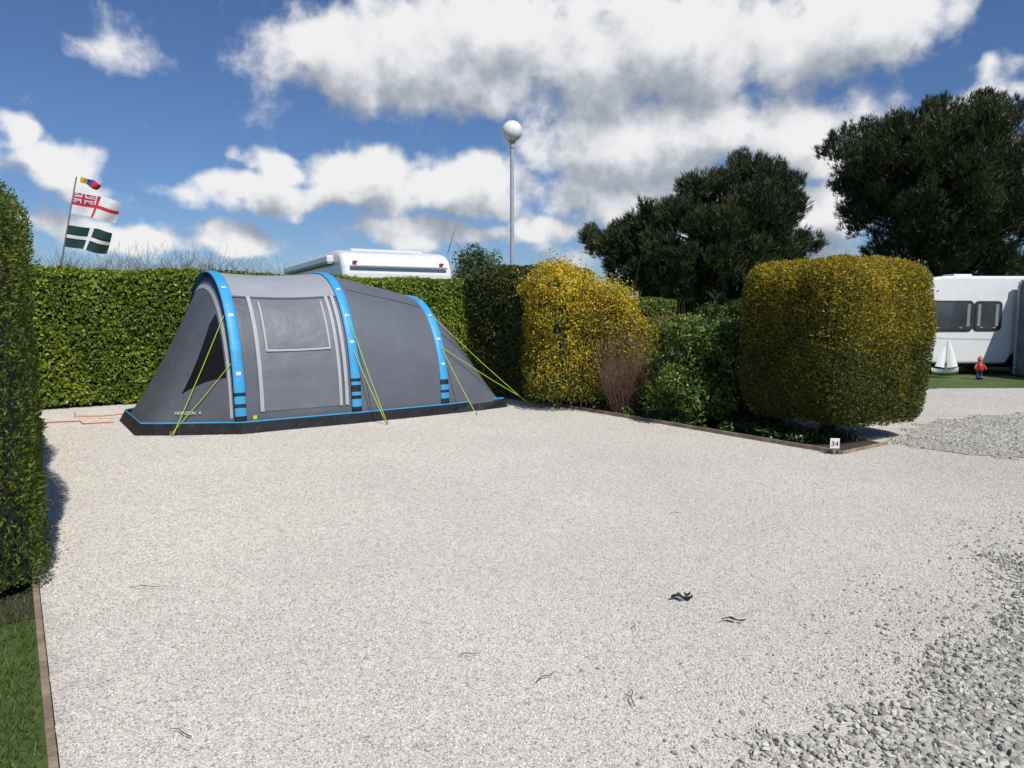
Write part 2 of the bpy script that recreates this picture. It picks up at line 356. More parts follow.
hedge("box_hedge",(3.45,18.2,0),(.62,.6,.93),.15,ROT*.3,.05,12000,.07,.035,L_back,M_inner,"small square clipped yellow green hedge by a caravan",disp=.03,seed=21,tb=.4)

def blobs_foliage(cs,n,L,W,tb,ta,seed,dense=.33,cj=.1,nz=.22):
    P=[];NN=[];T=[]
    cs=np.array(cs)
    w=cs[:,3]*cs[:,4]*cs[:,5];w=w**.67;w/=w.sum()
    for i,(x,y,z,rx,ry,rz) in enumerate(cs):
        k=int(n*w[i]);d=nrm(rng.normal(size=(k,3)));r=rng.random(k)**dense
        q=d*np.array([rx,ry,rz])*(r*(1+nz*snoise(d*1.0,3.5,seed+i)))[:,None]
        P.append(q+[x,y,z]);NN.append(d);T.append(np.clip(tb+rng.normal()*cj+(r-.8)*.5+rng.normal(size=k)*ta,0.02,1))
    return np.concatenate(P),np.concatenate(NN),np.concatenate(T)
fb=empty("flowering_bush",(1.22,11.75,0),0,"full bush covered in bright yellow blossom beside dark hedge","bush")
parts=[((-.32,0,0),(.66,.60,1.04),.34,.14,20000,40,1.0),((.25,.02,0),(.55,.52,.93),.32,.12,13000,43,1.0),((.62,.02,0),(.40,.46,.70),.26,.12,9000,45,.8)]
a=Acc();ag=Acc()
for c_,h_,r_,z_,n_,sdd,dens in parts:
    V,Nn,F=rbox(c_,h_,r_,ROT*.4,.1,.13,4.6,sdd,z_,.15)
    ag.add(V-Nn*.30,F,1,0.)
    P,NN=sample(V,Nn,F,int(n_*2*dens));n=len(P)
    P=P+NN*(rng.uniform(-.26,.07,n)+snoise(P,10,sdd+2)*.08)[:,None]+rng.normal(size=(n,3))*.025
    sh=rng.random(n)<.07;P[sh]+=(NN[sh]*.4+np.array([0,0,.6]))*rng.uniform(0,.26,(sh.sum(),1))
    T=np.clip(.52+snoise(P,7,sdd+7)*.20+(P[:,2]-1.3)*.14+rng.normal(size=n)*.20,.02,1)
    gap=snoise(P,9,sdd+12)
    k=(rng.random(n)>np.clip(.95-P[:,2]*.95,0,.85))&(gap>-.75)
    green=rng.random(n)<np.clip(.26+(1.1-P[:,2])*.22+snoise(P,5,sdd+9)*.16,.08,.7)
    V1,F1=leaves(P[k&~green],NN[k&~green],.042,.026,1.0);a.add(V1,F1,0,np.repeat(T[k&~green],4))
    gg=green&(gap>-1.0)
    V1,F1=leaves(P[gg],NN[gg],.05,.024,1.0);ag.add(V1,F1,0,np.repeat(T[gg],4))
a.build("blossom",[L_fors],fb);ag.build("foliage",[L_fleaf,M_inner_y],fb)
def stems(n,base_r,h0,h1,spread,r0,rad2=.002,wob=.06,sub=3):
    a=Acc()
    for i in range(n):
        an=rng.uniform(0,6.28);h=rng.uniform(h0,h1);sp=spread*rng.uniform(.2,1)
        b=np.array([math.cos(an),math.sin(an),0])*base_r*rng.random()
        tip=b+np.array([math.cos(an)*sp,math.sin(an)*sp,h]);m=6
        pts=np.array([b*(1-t)+tip*t for t in np.linspace(0,1,m)])
        pts[1:]+=np.cumsum(rng.normal(size=(m-1,3))*wob*.5,axis=0)
        V,F=tube(pts,np.linspace(r0,rad2,m),4);a.add(V,F)
        for j in range(sub):
            q=pts[rng.integers(2,m)];d=nrm(rng.normal(size=(1,3))+[[0,0,1.0]])[0]*h*rng.uniform(.12,.3)
            V,F=tube([q,q+d*.5+rng.normal(size=3)*.015,q+d],[r0*.4,r0*.3,rad2],3);a.add(V,F)
    return a
stems(60,.6,1.1,2.2,.65,.010).build("stem",[M_bark],fb,True)
tb=empty("twiggy_shrub",(1.74,11.0,0),0,"leafless reddish brown twiggy shrub at the bed edge","shrub")
stems(190,.18,.6,1.2,.48,.0045,.0015,.05,6).build("stem",[M_twig],tb,True)
tb=empty("russet_shrub",(3.75,15.9,0),0,"reddish brown budding shrub behind the planted bed","shrub")
stems(140,.3,.9,1.5,.45,.008,.002,.05,5).build("stem",[M_twig],tb,True)
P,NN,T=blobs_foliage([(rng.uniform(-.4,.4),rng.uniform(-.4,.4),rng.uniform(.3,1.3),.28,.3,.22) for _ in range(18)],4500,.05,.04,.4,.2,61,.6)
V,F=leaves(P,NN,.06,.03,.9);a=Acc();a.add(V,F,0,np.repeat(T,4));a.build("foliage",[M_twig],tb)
def roundshrub(loc,rx,ry,h,n,L,W,mat,label,seed,tb_=.5):
    es=empty("evergreen_shrub",loc,0,label,"shrub");cs=[]
    for k in range(34):
        z=rng.uniform(.10,.88)*h;s=math.sqrt(max(.15,1-((z/h-.45)/.7)**2));r=rng.uniform(.14,.2)*h
        cs.append((rng.uniform(-rx,rx)*s*.8,rng.uniform(-ry,ry)*s*.8,z,r,r,r))
    P,NN,T=blobs_foliage(cs,n,L,W,tb_,.2,seed,.4)
    V,F=leaves(P,NN,L,W,.9);a=Acc();a.add(V,F,0,np.repeat(T,4));a.build("foliage",[mat],es)
    stems(18,.12,h*.5,h*.85,rx*.6,.014).build("stem",[M_bark],es,True)
roundshrub((2.74,10.1,0),.60,.5,1.5,20000,.07,.032,L_shrub,"rounded glossy evergreen shrub between yellow bush and golden hedge",60,.58)
roundshrub((2.12,11.75,0),.45,.4,.95,7000,.07,.03,L_shrub,"low bright green leafy shrub beside yellow bush",62,.65)
roundshrub((3.45,11.4,0),.6,.5,1.35,9000,.075,.034,L_shrub,"low leafy shrub behind the glossy evergreen",63,.5)
roundshrub((3.55,10.1,0),.4,.35,.7,6000,.06,.03,L_shrub,"low dark leafy shrub at the foot of golden hedge",65,.35)
roundshrub((2.75,14.2,0),.7,.5,1.35,8000,.08,.036,L_back,"low bright green shrub behind the planted bed",64,.3)
P=[];
for k in range(90):
    t=rng.uniform(.3,6);o=rng.uniform(.15,1.0 if t<2 else 1.8);c=RR(t,o);P.append((c[0],c[1],.06,.16,.16,.09))
P,NN,T=blobs_foliage(P,9000,.06,.03,.4,.2,70,.5)
V,F=leaves(P,NN,.055,.028,.9);a=Acc();a.add(V,F,0,np.repeat(T,4));o=a.build("ground_cover",[L_shrub]);tag(o,"low green leafy ground cover on the soil bed","ground cover",kind="stuff")
def leafbush(name,loc,rx,ry,h,n,L,mat,label,seed,tb_=.5,nb=26):
    e=empty(name,loc,0,label,"bush");cs=[]
    for k in range(nb):
        z=rng.uniform(.1,.93)*h;s=math.sqrt(max(.05,1-((z/h-.45)/.6)**2));cs.append((rng.uniform(-rx,rx)*s*.8,rng.uniform(-ry,ry)*s*.8,z,rx*.3,ry*.3,h*.1))
    P,NN,T=blobs_foliage(cs,n,L,L*.5,tb_,.2,seed,.45);V,F=leaves(P,NN,L,L*.5,.9);a=Acc();a.add(V,F,0,np.repeat(T,4));a.build("foliage",[mat],e)
    stems(16,.2,h*.5,h*.95,rx*.7,.03).build("stem",[M_bark],e,True)
leafbush("budding_bush",(-.85,19.2,0),1.0,.9,3.45,14000,.07,L_back,"loose yellow green bush behind the clipped hedge",80,.25,40)
leafbush("background_bush",(6.3,20,0),1.5,1.0,2.0,7000,.1,L_dark,"dark low bush beneath the large pine",81,.5,34)
leafbush("background_bush",(8.3,21.5,0),1.5,1.0,2.2,7000,.1,L_dark,"dark low bush beneath the large pine",82,.4,34)
for i,(x,y,h) in enumerate([(-11.8,19,2.8),(-10.0,18.5,2.7),(-8.7,18,2.85),(-7.4,18.5,2.7),(-13.5,20,2.9)]):
    e=empty("bare_bush",(x,y,0),0,"leafless brown bush rising behind the clipped hedge","bush","bare bushes behind the hedge")
    stems(260,.8,h*.78,h*.95,.9,.007,.003,.05,8).build("stem",[M_twig],e,True)
cs=[(x,70+rng.uniform(-2,2),rng.uniform(.4,1.4),2.2,1.5,rng.uniform(.9,1.8)) for x in np.arange(-90,100,1.6)]
P,NN,T=blobs_foliage(cs,30000,.4,.25,.5,.2,90,.4);V,F=leaves(P,NN,.45,.3,.9);a=Acc();a.add(V,F,0,np.repeat(T,4));o=a.build("distant_hedgerow",[L_dark]);tag(o,"distant dark hedgerow across the fields","hedgerow",kind="stuff")

# ------------------------------------------------------------------ pine trees
def tree(loc,outline,thick,nclump,nleaf,label,seed,trunk_top,rr=(.35,.7)):
    e=empty("pine_tree",loc,0,label,"tree")
    ol=np.array(outline);r2=np.random.default_rng(seed)
    cs=[];tries=0
    while len(cs)<nclump and tries<20000:
        tries+=1
        x=r2.uniform(ol[:,0].min(),ol[:,0].max());z=r2.uniform(ol[:,1].min(),ol[:,1].max())
        if not inside(np.array([[x,z]]),outline)[0]: continue
        r=r2.uniform(*rr);dmin=1e9
        for i in range(len(ol)):
            A=ol[i];B=ol[(i+1)%len(ol)];t=np.clip(np.dot([x-A[0],z-A[1]],B-A)/np.dot(B-A,B-A),0,1);dmin=min(dmin,np.hypot(*(A+t*(B-A)-[x,z])))
        if dmin<.05: continue
        r=min(r,dmin*.7+.20)
        y=r2.uniform(-1,1)*thick*min(1,.3+dmin/2.2)
        if any((x-c[0])**2+(y-c[1])**2+((z-c[2])*1.1)**2<(.62*r)**2 for c in cs): continue
        cs.append((x,y,z,r*.95,r*.95,r*1.0))
    k=9
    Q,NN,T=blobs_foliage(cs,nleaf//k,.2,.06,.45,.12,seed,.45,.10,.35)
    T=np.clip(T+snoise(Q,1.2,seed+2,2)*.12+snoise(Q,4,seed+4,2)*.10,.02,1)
    lo=ol[:,1].min();hi=ol[:,1].max()
    cen=np.array([ol[:,0].mean(),0,lo+(hi-lo)*.3])
    up=nrm((Q-cen)*np.array([.9,.9,.6]))*.5+NN*.35+np.array([0,0,1.0])+rng.normal(size=Q.shape)*.25
    P=np.repeat(Q,k,0);ax=nrm(np.repeat(nrm(up),k,0)+rng.normal(size=(len(P),3))*.38)
    l=.20*rng.uniform(.6,1.4,len(P))[:,None];P=P+ax*l*.5+rng.normal(size=P.shape)*.02
    bt=nrm(np.cross(ax,rng.normal(size=ax.shape)))*.0125
    V=np.stack([P-ax*l*.5-bt*.6,P-ax*l*.5+bt*.6,P+ax*l*.1+bt,P+ax*l*.5],1).reshape(-1,3);F=np.arange(len(P)*4).reshape(-1,4)
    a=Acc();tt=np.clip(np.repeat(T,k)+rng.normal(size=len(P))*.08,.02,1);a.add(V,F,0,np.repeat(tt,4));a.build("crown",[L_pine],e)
    a=Acc();m=9;tz=np.linspace(0,trunk_top,m);pts=np.stack([.25*np.sin(tz*.6),.15*np.cos(tz*.8)-.15,tz],1)
    V,F=tube(pts,np.linspace(.36,.07,m)*np.r_[1.3,np.ones(m-1)],10);a.add(V,F)
    for c in cs[::2]:
        c=np.array(c[:3]);z0=max(1.0,min(trunk_top*.92,c[2]-abs(c[0])*.45-.5));b=np.array([np.interp(z0,tz,pts[:,0]),np.interp(z0,tz,pts[:,1]),z0])
        mid=(b+c)/2+[0,0,.18];V,F=tube([b,(b+mid)/2+rng.normal(size=3)*.05,mid,(mid+c)/2,c],[.08,.06,.045,.03,.012],5);a.add(V,F)
    a.build("trunk",[M_bark],e,True)
    return e
OA=[(-4.5,4.3),(-4.1,5.0),(-3.4,4.8),(-2.9,5.0),(-2.3,5.8),(-1.7,5.5),(-1.2,5.9),(-.8,6.6),(-.2,6.3),(.4,6.75),(1.0,7.25),(1.6,6.8),(2.2,7.0),(2.6,6.4),(2.9,6.2),(3.1,5.2),(2.5,4.7),(3.3,4.5),(4.0,4.3),(3.3,3.6),(2.4,3.3),(1.9,1.8),(1.2,.6),(-1.6,.6),(-2.4,2.4),(-3.4,3.0),(-3.6,3.6)]
tree((6.95,25,0),[(x,z-.2) for x,z in OA],2.6,300,330000,"broad dark green pine with layered crown behind the hedges",101,6.2,(.35,.70))
OB=[(-4.1,8.6),(-3.6,9.1),(-2.9,8.9),(-2.0,9.4),(-1.6,9.95),(-.8,9.7),(.4,10.4),(1.0,10.0),(1.6,9.95),(2.4,9.2),(3.2,8.2),(4.1,7.2),(4.6,5.5),(4.2,3.6),(2.0,2.7),(-1.0,2.9),(-2.5,3.7),(-2.6,4.8),(-3.4,5.7),(-2.9,6.4),(-3.9,7.3),(-4.4,7.9)]
tree((16.5,28,0),[(x,z-.3) for x,z in OB],3.0,340,370000,"tall dark green pine with rounded crown beyond the caravan",102,9.0,(.4,.80))

# ------------------------------------------------------------------ grass at near edge
n=38000
P=np.stack([rng.uniform(-5,-1.2,n),rng.uniform(1.6,4.6,n)],1)
s=(P-pl)@E1;k=(s<-.05)&(s>-2.4);P=P[k];n=len(P)
t2=(P-pl)@E2;k=(t2<1.75+rng.normal(size=n)*.15);P=P[k];n=len(P)
Pb=np.column_stack([P,np.full(n,.004)]);h=rng.uniform(.018,.05,n)[:,None];lean=rng.normal(size=(n,3))*.02;lean[:,2]=0
an=rng.uniform(0,6.28,n);sd=np.stack([np.cos(an),np.sin(an),np.zeros(n)],1)*.0022
up=np.array([[0,0,1.]])
V=np.stack([Pb-sd,Pb+sd,Pb+sd*.3+lean+up*h,Pb-sd*.3+lean+up*h],1).reshape(-1,3);F=np.arange(4*n).reshape(-1,4)
o=fast("grass_blades",V,F,L_grass,None,None,np.repeat(np.clip(rng.normal(size=n)*.25+.5,0,1),4));tag(o,"short green grass beside the timber edging","grass",kind="stuff")

# ------------------------------------------------------------------ tent
F_grey=plain("tent_fabric_grey",(.120,.130,.158),.5,var=.08,scale=2,bump=.4,bscale=3.2)
F_dark=plain("tent_fabric_dark",(.108,.117,.142),.5,var=.1,scale=2,bump=.5,bscale=3.2)
F_door=plain("tent_fabric_door",(.155,.165,.190),.5,var=.08,scale=2,bump=.5,bscale=3.2)
F_light=plain("tent_fabric_light",(.32,.335,.365),.5,var=.06,scale=2,bump=.35,bscale=4)
F_trim=plain("tent_trim_silver",(.40,.42,.44),.6,var=.05)
F_blue=plain("tent_beam_blue",(.045,.34,.64),.5,var=.10,scale=5,bump=.15,bscale=12)
F_black=plain("tent_skirt_black",(.014,.014,.018),.55,var=.2,bump=.5,bscale=7)
F_lime=plain("lime_guy_line",(.45,.62,.04),.5,var=.03)
F_mesh=plain("dark_mesh_window",(.01,.01,.012),.35,var=.1)
F_white=plain("white_print",(.7,.7,.7),.6,var=.03)
M_orange=plain("orange_cable",(.65,.13,.03),.5,var=.05)
M_steel=plain("galvanised_steel",(.45,.46,.47),.4,metal=.8,var=.1)
TO=(-3.56,9.1,0)
tent=empty("tent",TO,ROT,"grey inflatable tunnel tent with blue air beams pitched on gravel","tent")
ARC=[(0,1.45,1.45,2.17),(1.61,1.43,1.45,2.2),(3.1,1.38,1.36,1.86)]
SF,SR=-1.12,4.36
def sp(x,p): return math.copysign(abs(x)**p,x)
def AA(i,th):
    s,wc,hw,h=ARC[i];return np.array([s,wc-hw*sp(math.cos(th),.84),h*abs(math.sin(th))**.84])
def S(s,th):
    if s<0:
        f=s/SF;a=AA(0,th);e=np.array([SF,1.45-.79*sp(math.cos(th),.8),0]);p=a*(1-f)+e*f
        return p+np.array([.02*math.sin(math.pi*f)*math.sin(th),0,-.03*math.sin(math.pi*f)*math.sin(th)])
    if s<ARC[1][0]:
        f=s/ARC[1][0];p=AA(0,th)*(1-f)+AA(1,th)*f;k=1-.020*math.sin(math.pi*f);p[1]=1.44+(p[1]-1.44)*(1-.012*math.sin(math.pi*f));p[2]*=k;return p
    if s<ARC[2][0]:
        s2,s3=ARC[1][0],ARC[2][0];f=(s-s2)/(s3-s2);g=f*f*.55+f*.45;p=AA(1,th)*(1-g)+AA(2,th)*g;p[0]=s;k=1-.016*math.sin(math.pi*f);p[2]*=k;return p
    s3=ARC[2][0];f=(s-s3)/(SR-s3);a=AA(2,th);e=np.array([SR,1.38-1.28*sp(math.cos(th),.6),0])
    p=a*(1-f)+e*f;p[2]=a[2]*(1-f**1.35);p[0]=s;return p
def Sn(s,th):
    e=.004;a=S(s+e,th)-S(s-e,th);b=S(s,th+e)-S(s,th-e);n=np.cross(a,b);n/=np.linalg.norm(n)+1e-9
    if np.dot(n,S(s,th)-np.array([min(max(s,.2),3.2),1.42,.3]))<0:n=-n
    return n
R=math.radians
def qpatch(name,c,ns,nt,off,mat,smooth=True,bul=0):
    (a,b),(c2,d),(e,f),(g,h)=c
    def fn(u,v):
        s=(1-u)*(1-v)*a+u*(1-v)*c2+u*v*e+(1-u)*v*g;t=(1-u)*(1-v)*b+u*(1-v)*d+u*v*f+(1-u)*v*h
        return S(s,R(t))+Sn(s,R(t))*(off+bul*math.sin(math.pi*u)*math.sin(math.pi*v))
    V,F=grid(fn,np.linspace(0,1,ns+1),np.linspace(0,1,nt+1));return mk(name,V,F,mat,tent,smooth=smooth)
def rpatch(name,s0,s1,t0,t1,ns,nt,off,mat,**k): return qpatch(name,[(s0,t0),(s1,t0),(s1,t1),(s0,t1)],ns,nt,off,mat,**k)
ss=np.unique(np.round(np.concatenate([np.linspace(SF,0,14),np.linspace(0,1.61,16),np.linspace(1.61,3.1,16),np.linspace(3.1,SR,16)]),4))
V,F=grid(lambda s,t:S(s,t),ss,np.linspace(0,math.pi,61))
mi=[0 if ss[i]>=1.6 else 1 for i in range(len(ss)-1) for j in range(60)]
mk("tent_body",V,F,[F_grey,F_dark],tent,midx=mi,smooth=True)
rpatch("roof_panel",.02,1.59,54,126,16,24,.006,F_light)
rpatch("door",.28,1.40,5,53,14,20,.006,F_door,bul=.008)
rpatch("door_window_cover",.40,1.28,26.5,50,12,12,.018,F_door,bul=.012)
for a_ in [(.255,.305,5,54),(1.355,1.40,5,54),(1.44,1.49,5,54)]: rpatch("zip_trim",*a_,2,24,.019,F_trim)
for a_ in [(.385,.41,26,50.5),(1.265,1.29,26,50.5)]: rpatch("window_trim",*a_,2,10,.026,F_trim)
rpatch("window_trim",.39,1.29,25.7,26.5,12,1,.028,F_trim)
rpatch("window_trim",.02,1.59,53.2,54.2,12,1,.014,F_dark)
qpatch("mesh_window",[(-.62,30),(-.13,19),(-.13,53),(-.21,53)],8,12,.008,F_mesh)
rpatch("seam",1.75,3.0,60,60.7,14,1,.008,F_dark)
rpatch("seam",3.2,4.25,40,40.9,14,1,.008,F_dark)
def beam(i):
    s=ARC[i][0];ths=np.linspace(R(3.0),math.pi-R(3.0),150);ph=np.linspace(0,math.pi,9)
    def fn(t,p):
        q=AA(i,t);n=Sn(s,t) if i!=0 else Sn(.01,t);n=n.copy();n[0]=0;n/=np.linalg.norm(n)
        return q+np.array([.078*math.cos(p),0,0])+n*(.030*math.sin(p)-.002)
    V,F=grid(fn,ths,ph);mi=[]
    for a in range(len(ths)-1):
        z=AA(i,ths[a])[2]
        for b in range(8):
            m=0
            if b in(0,7): m=1
            elif z<.62 and z>.2: m=1 if int(z*100/7.5)%2==0 else 0
            elif z<=.2: m=1
            elif b in(3,4) and (z*100)%38<2.2: m=2
            mi.append(m)
    mk("air_beam",V,F,[F_blue,F_black,F_white],tent,midx=mi,smooth=True)
for i in range(3): beam(i)
rpatch("beam_edge",-.115,-.085,4,176,1,60,.006,F_trim)
near=[(SF,.66)]+[(SF*(1-k/6),.66*(1-k/6)) for k in range(1,6)]+[(0,0),(.8,-.0),(1.61,-.02),(2.4,0),(3.1,.02),(3.75,.05),(SR-.03,.12)]
far=[(s,2.86-w) for s,w in near]
loop=near+far[::-1]
L=np.array(loop)
def nl(Lp):
    o=[];n=len(Lp)
    for i in range(n):
        t=Lp[(i+1)%n]-Lp[i-1];q=np.array([t[1],-t[0]]);q/=np.linalg.norm(q);o.append(q)
    return np.array(o)
nn=nl(L);slope=np.array([.012 if (s>-.05 and s<3.2) else (.03 if (s<0 and s>SF+.05) else .09) for s,w in loop])
def ring(z0,z1,name,mat,o0):
    n=len(L);b=L+nn*(o0-slope*(z0/.17))[:,None];t=L+nn*(o0-slope*(z1/.17))[:,None]
    V=[(x,y,z0) for x,y in b]+[(x,y,z1) for x,y in t];F=[(i,(i+1)%n,n+(i+1)%n,n+i) for i in range(n)]
    mk(name,V,F,mat,tent)
ring(0.005,.155,"skirt",F_black,.050);ring(.155,.172,"blue_trim",F_blue,.054)
def toloc(p):
    d=np.array(p[:2])-np.array(TO[:2]);return np.array([d@E1,d@E2,p[2] if len(p)>2 else 0.03])
def guy(a,b,m=F_lime,r=.0055):
    a=np.array(a,float);b=np.array(b,float)
    mid=(a+b)/2-[0,0,.02];V,F=tube([a,mid,b],[r]*3,5);mk("guy_line",V,F,m,tent)
    d=(a-b)/np.linalg.norm(a-b)
    V,F=tube([b-d*.02+[0,0,.05],b-[0,0,.1]-d*.05],[.009,.006],6);mk("tent_peg",V,F,M_steel,tent)
def on(i,td): return AA(i,R(td))+Sn(ARC[i][0]+(.01 if i==0 else 0),R(td))*.04
guy(on(0,24),toloc((-4.42,8.98)))
guy(on(0,48),toloc((-4.36,8.90)))
guy(on(1,42),toloc((-1.78,9.85)))
guy(on(1,24),toloc((-1.80,9.88)))
guy(on(2,30),toloc((-.56,10.75)))
guy(on(2,52),toloc((.30,11.75)))
guy(on(2,30),toloc((.36,11.85)))
guy(S(-1.02,R(150)),toloc((-6.6,10.5)),M_orange,.008)
V,F=tube([toloc(p) for p in [(-5.75,10.0,.02),(-6.1,9.85,.02),(-6.3,10.1,.02),(-6.7,9.95,.02),(-7.1,10.3,.02)]],[.008]*5,5);mk("orange_line",V,F,M_orange,tent,smooth=True)
def text(name,body,size,mat,parent,mat4,ext=.001,al='CENTER'):
    cu=bpy.data.curves.new(name,'FONT');cu.body=body;cu.size=size;cu.extrude=ext;cu.align_x=al
    o=bpy.data.objects.new(name,cu);COL.objects.link(o)
    dg=bpy.context.evaluated_depsgraph_get();me=bpy.data.meshes.new_from_object(o.evaluated_get(dg));bpy.data.objects.remove(o)
    me.materials.clear();me.materials.append(mat);o=bpy.data.objects.new(name,me);link(o,parent);o.matrix_local=mat4;return o
def surf_mat(s,td,off=.012):
    p=S(s,R(td));n=Sn(s,R(td))
    x=np.array([.87,-.49,0]);x=x-n*np.dot(x,n);x/=np.linalg.norm(x);y=np.cross(n,x);p=p+n*off
    return Matrix([[x[0],y[0],n[0],p[0]],[x[1],y[1],n[1],p[1]],[x[2],y[2],n[2],p[2]],[0,0,0,1]])
Mx=surf_mat(-.60,12.2,.022)
text("lettering","HORIZON",.058,F_white,tent,Mx);text("lettering","4",.058,F_white,tent,Mx@Matrix.Translation((.19,0,0)))
rpatch("maker_badge",.14,.19,3.2,4.2,1,1,.065,F_lime)

# ------------------------------------------------------------------ street lamp
lamp=empty("street_lamp",(0.0,17.3,0),0,"tall grey lamp post with white globe, behind the hedge","street lamp")
M_pole=plain("grey_painted_pole",(.42,.45,.48),.45,metal=.2,var=.08)
M_globe=plain("white_acrylic_globe",(.82,.82,.80),.25,var=.03)
V,F=lathe([(.0,0),(.09,0),(.09,1.0),(.055,1.06),(.045,5.50),(.06,5.52),(.06,5.62),(.09,5.65),(.09,5.68),(0,5.69)],16);mk("pole",V,F,M_pole,lamp)
pr_=[(.245*math.sin(t),5.91-.245*math.cos(t)) for t in np.linspace(0.02,math.pi-.001,20)]
V,F=lathe(pr_,28);mk("lamp_globe",V,F,M_globe,lamp,smooth=True)

# ------------------------------------------------------------------ flagpole & flags
M_fp=plain("flagpole_metal",(.3,.3,.3),.4,metal=.5)
fl_w=plain("flag_white",(.78,.78,.78),.8,var=.03);fl_r=plain("flag_red",(.6,.03,.05),.8);fl_b=plain("flag_blue",(.03,.04,.25),.8);fl_g=plain("flag_green",(.012,.055,.045),.8);fl_k=plain("flag_black",(.01,.01,.012),.8);fl_y=plain("flag_yellow",(.75,.5,.03),.8)
fp=empty("flagpole",(-13.45,20,0),0,"leaning flagpole flying three flags above the hedge","flagpole")
def pz(z): return np.array([z*.245,0,z])
V,F=tube([pz(0),pz(2.5),pz(5.35)],[.03,.025,.018],8);mk("pole",V,F,M_fp,fp,smooth=True)
def flag(ztop,L,H,droop,colf,mats,amp=.09,x0=0.02):
    nu,nv=84,52
    def fn(u,v):
        b=pz(ztop-v*H);x=u*L
        return b+np.array([x0+x*.97-.12*v*u,-amp*math.sin(u*9+v*2)*u**.5-.05*u,-droop*u**1.1-.035*math.sin(u*8+1.5*v)*u])
    V,F=grid(fn,np.linspace(0,1,nu+1),np.linspace(0,1,nv+1))
    mi=[colf((i+.5)/nu,(j+.5)/nv) for i in range(nu) for j in range(nv)]
    mk("flag",V,F,mats,fp,midx=mi,smooth=True)
def ensign(u,v):
    if u<.44 and v<.44:
        a,b=u/.44,v/.44
        if abs(a-.5)<.06 or abs(b-.5)<.10: return 1
        if abs(a-.5)<.11 or abs(b-.5)<.18: return 0
        d=min(abs(a-b),abs(a-(1-b)))
        return 1 if d<.05 else (0 if d<.12 else 2)
    return 1 if abs(u-.5)<.04 or abs(v-.5)<.075 else 0
def devon(u,v):
    d=min(abs(u-.5)*1.7,abs(v-.5))
    return 0 if d<.08 else (1 if d<.14 else 2)
flag(4.93,1.38,.58,.26,ensign,[fl_w,fl_r,fl_b])
flag(4.03,1.30,.60,.20,devon,[fl_w,fl_k,fl_g])
flag(5.36,.62,.15,.22,lambda u,v:0 if u<.35 else (1 if u<.66 else 2),[fl_y,fl_b,fl_r],.05,.12)

# ------------------------------------------------------------------ vehicles
W_body=plain("white_gelcoat",(.77,.77,.76),.28,var=.03,coat=.4)
W_grey=plain("grey_trim",(.36,.38,.40),.4);W_dk=plain("dark_tinted_glass",(.045,.055,.065),.06,spec=1.0,var=.35,scale=1.5);W_rub=plain("black_rubber",(.015,.015,.015),.8);W_blue=plain("pale_blue_decal",(.50,.56,.64),.4);W_red=plain("red_lens",(.5,.01,.01),.2);W_frame=plain("black_window_seal",(.03,.03,.03),.5);W_cur=plain("pale_curtain",(.22,.22,.22),.8)
def prism(name,prof,x0,x1,ax,mat,parent,bevel=.04):
    n=len(prof);V=[]
    for q in(x0,x1):
        for a_,z in prof: V.append((q,a_,z) if ax=='x' else (a_,q,z))
    F=[tuple(range(n)),tuple(range(2*n-1,n-1,-1))]+[(i,n+i,n+(i+1)%n,(i+1)%n) for i in range(n)]
    o=mk(name,V,F,mat,parent,bevel=bevel)
    import bmesh
    bm=bmesh.new();bm.from_mesh(o.data);bmesh.ops.recalc_face_normals(bm,faces=bm.faces);bm.to_mesh(o.data);bm.free();return o
def pbox(name,c,sz,mat,parent,bevel=.01):
    V,F=box(c,sz);return mk(name,V,F,mat,parent,bevel=bevel)
def rrect(cx,cz,w,h,r,y0,y1):
    pts=[]
    for sx_,sz_,a0 in((1,1,0),(-1,1,90),(-1,-1,180),(1,-1,270)):
        for k in range(5):
            an=R(a0+k*22.5);pts.append((cx+sx_*(w/2-r)+r*math.cos(an),cz+sz_*(h/2-r)+r*math.sin(an)))
    n=len(pts);V=[(x,y0,z) for x,z in pts]+[(x,y1,z) for x,z in pts]
    F=[tuple(range(n)),tuple(range(2*n-1,n-1,-1))]+[(i,n+i,n+(i+1)%n,(i+1)%n) for i in range(n)]
    return V,F
def wheel(parent,loc,r,axis):
    w=empty("wheel",loc);w.parent=parent
    w.rotation_euler=(math.pi/2,0,0) if axis=='y' else (0,math.pi/2,0)
    V,F=lathe([(r*.62,-.09),(r*.9,-.1),(r,-.07),(r,.07),(r*.9,.1),(r*.62,.09)],28);mk("tyre",V,F,W_rub,w,smooth=True)
    V,F=lathe([(.001,.05),(r*.2,.06),(r*.45,.03),(r*.63,.085),(r*.63,-.085),(.001,-.05)],28);mk("rim",V,F,W_grey,w)
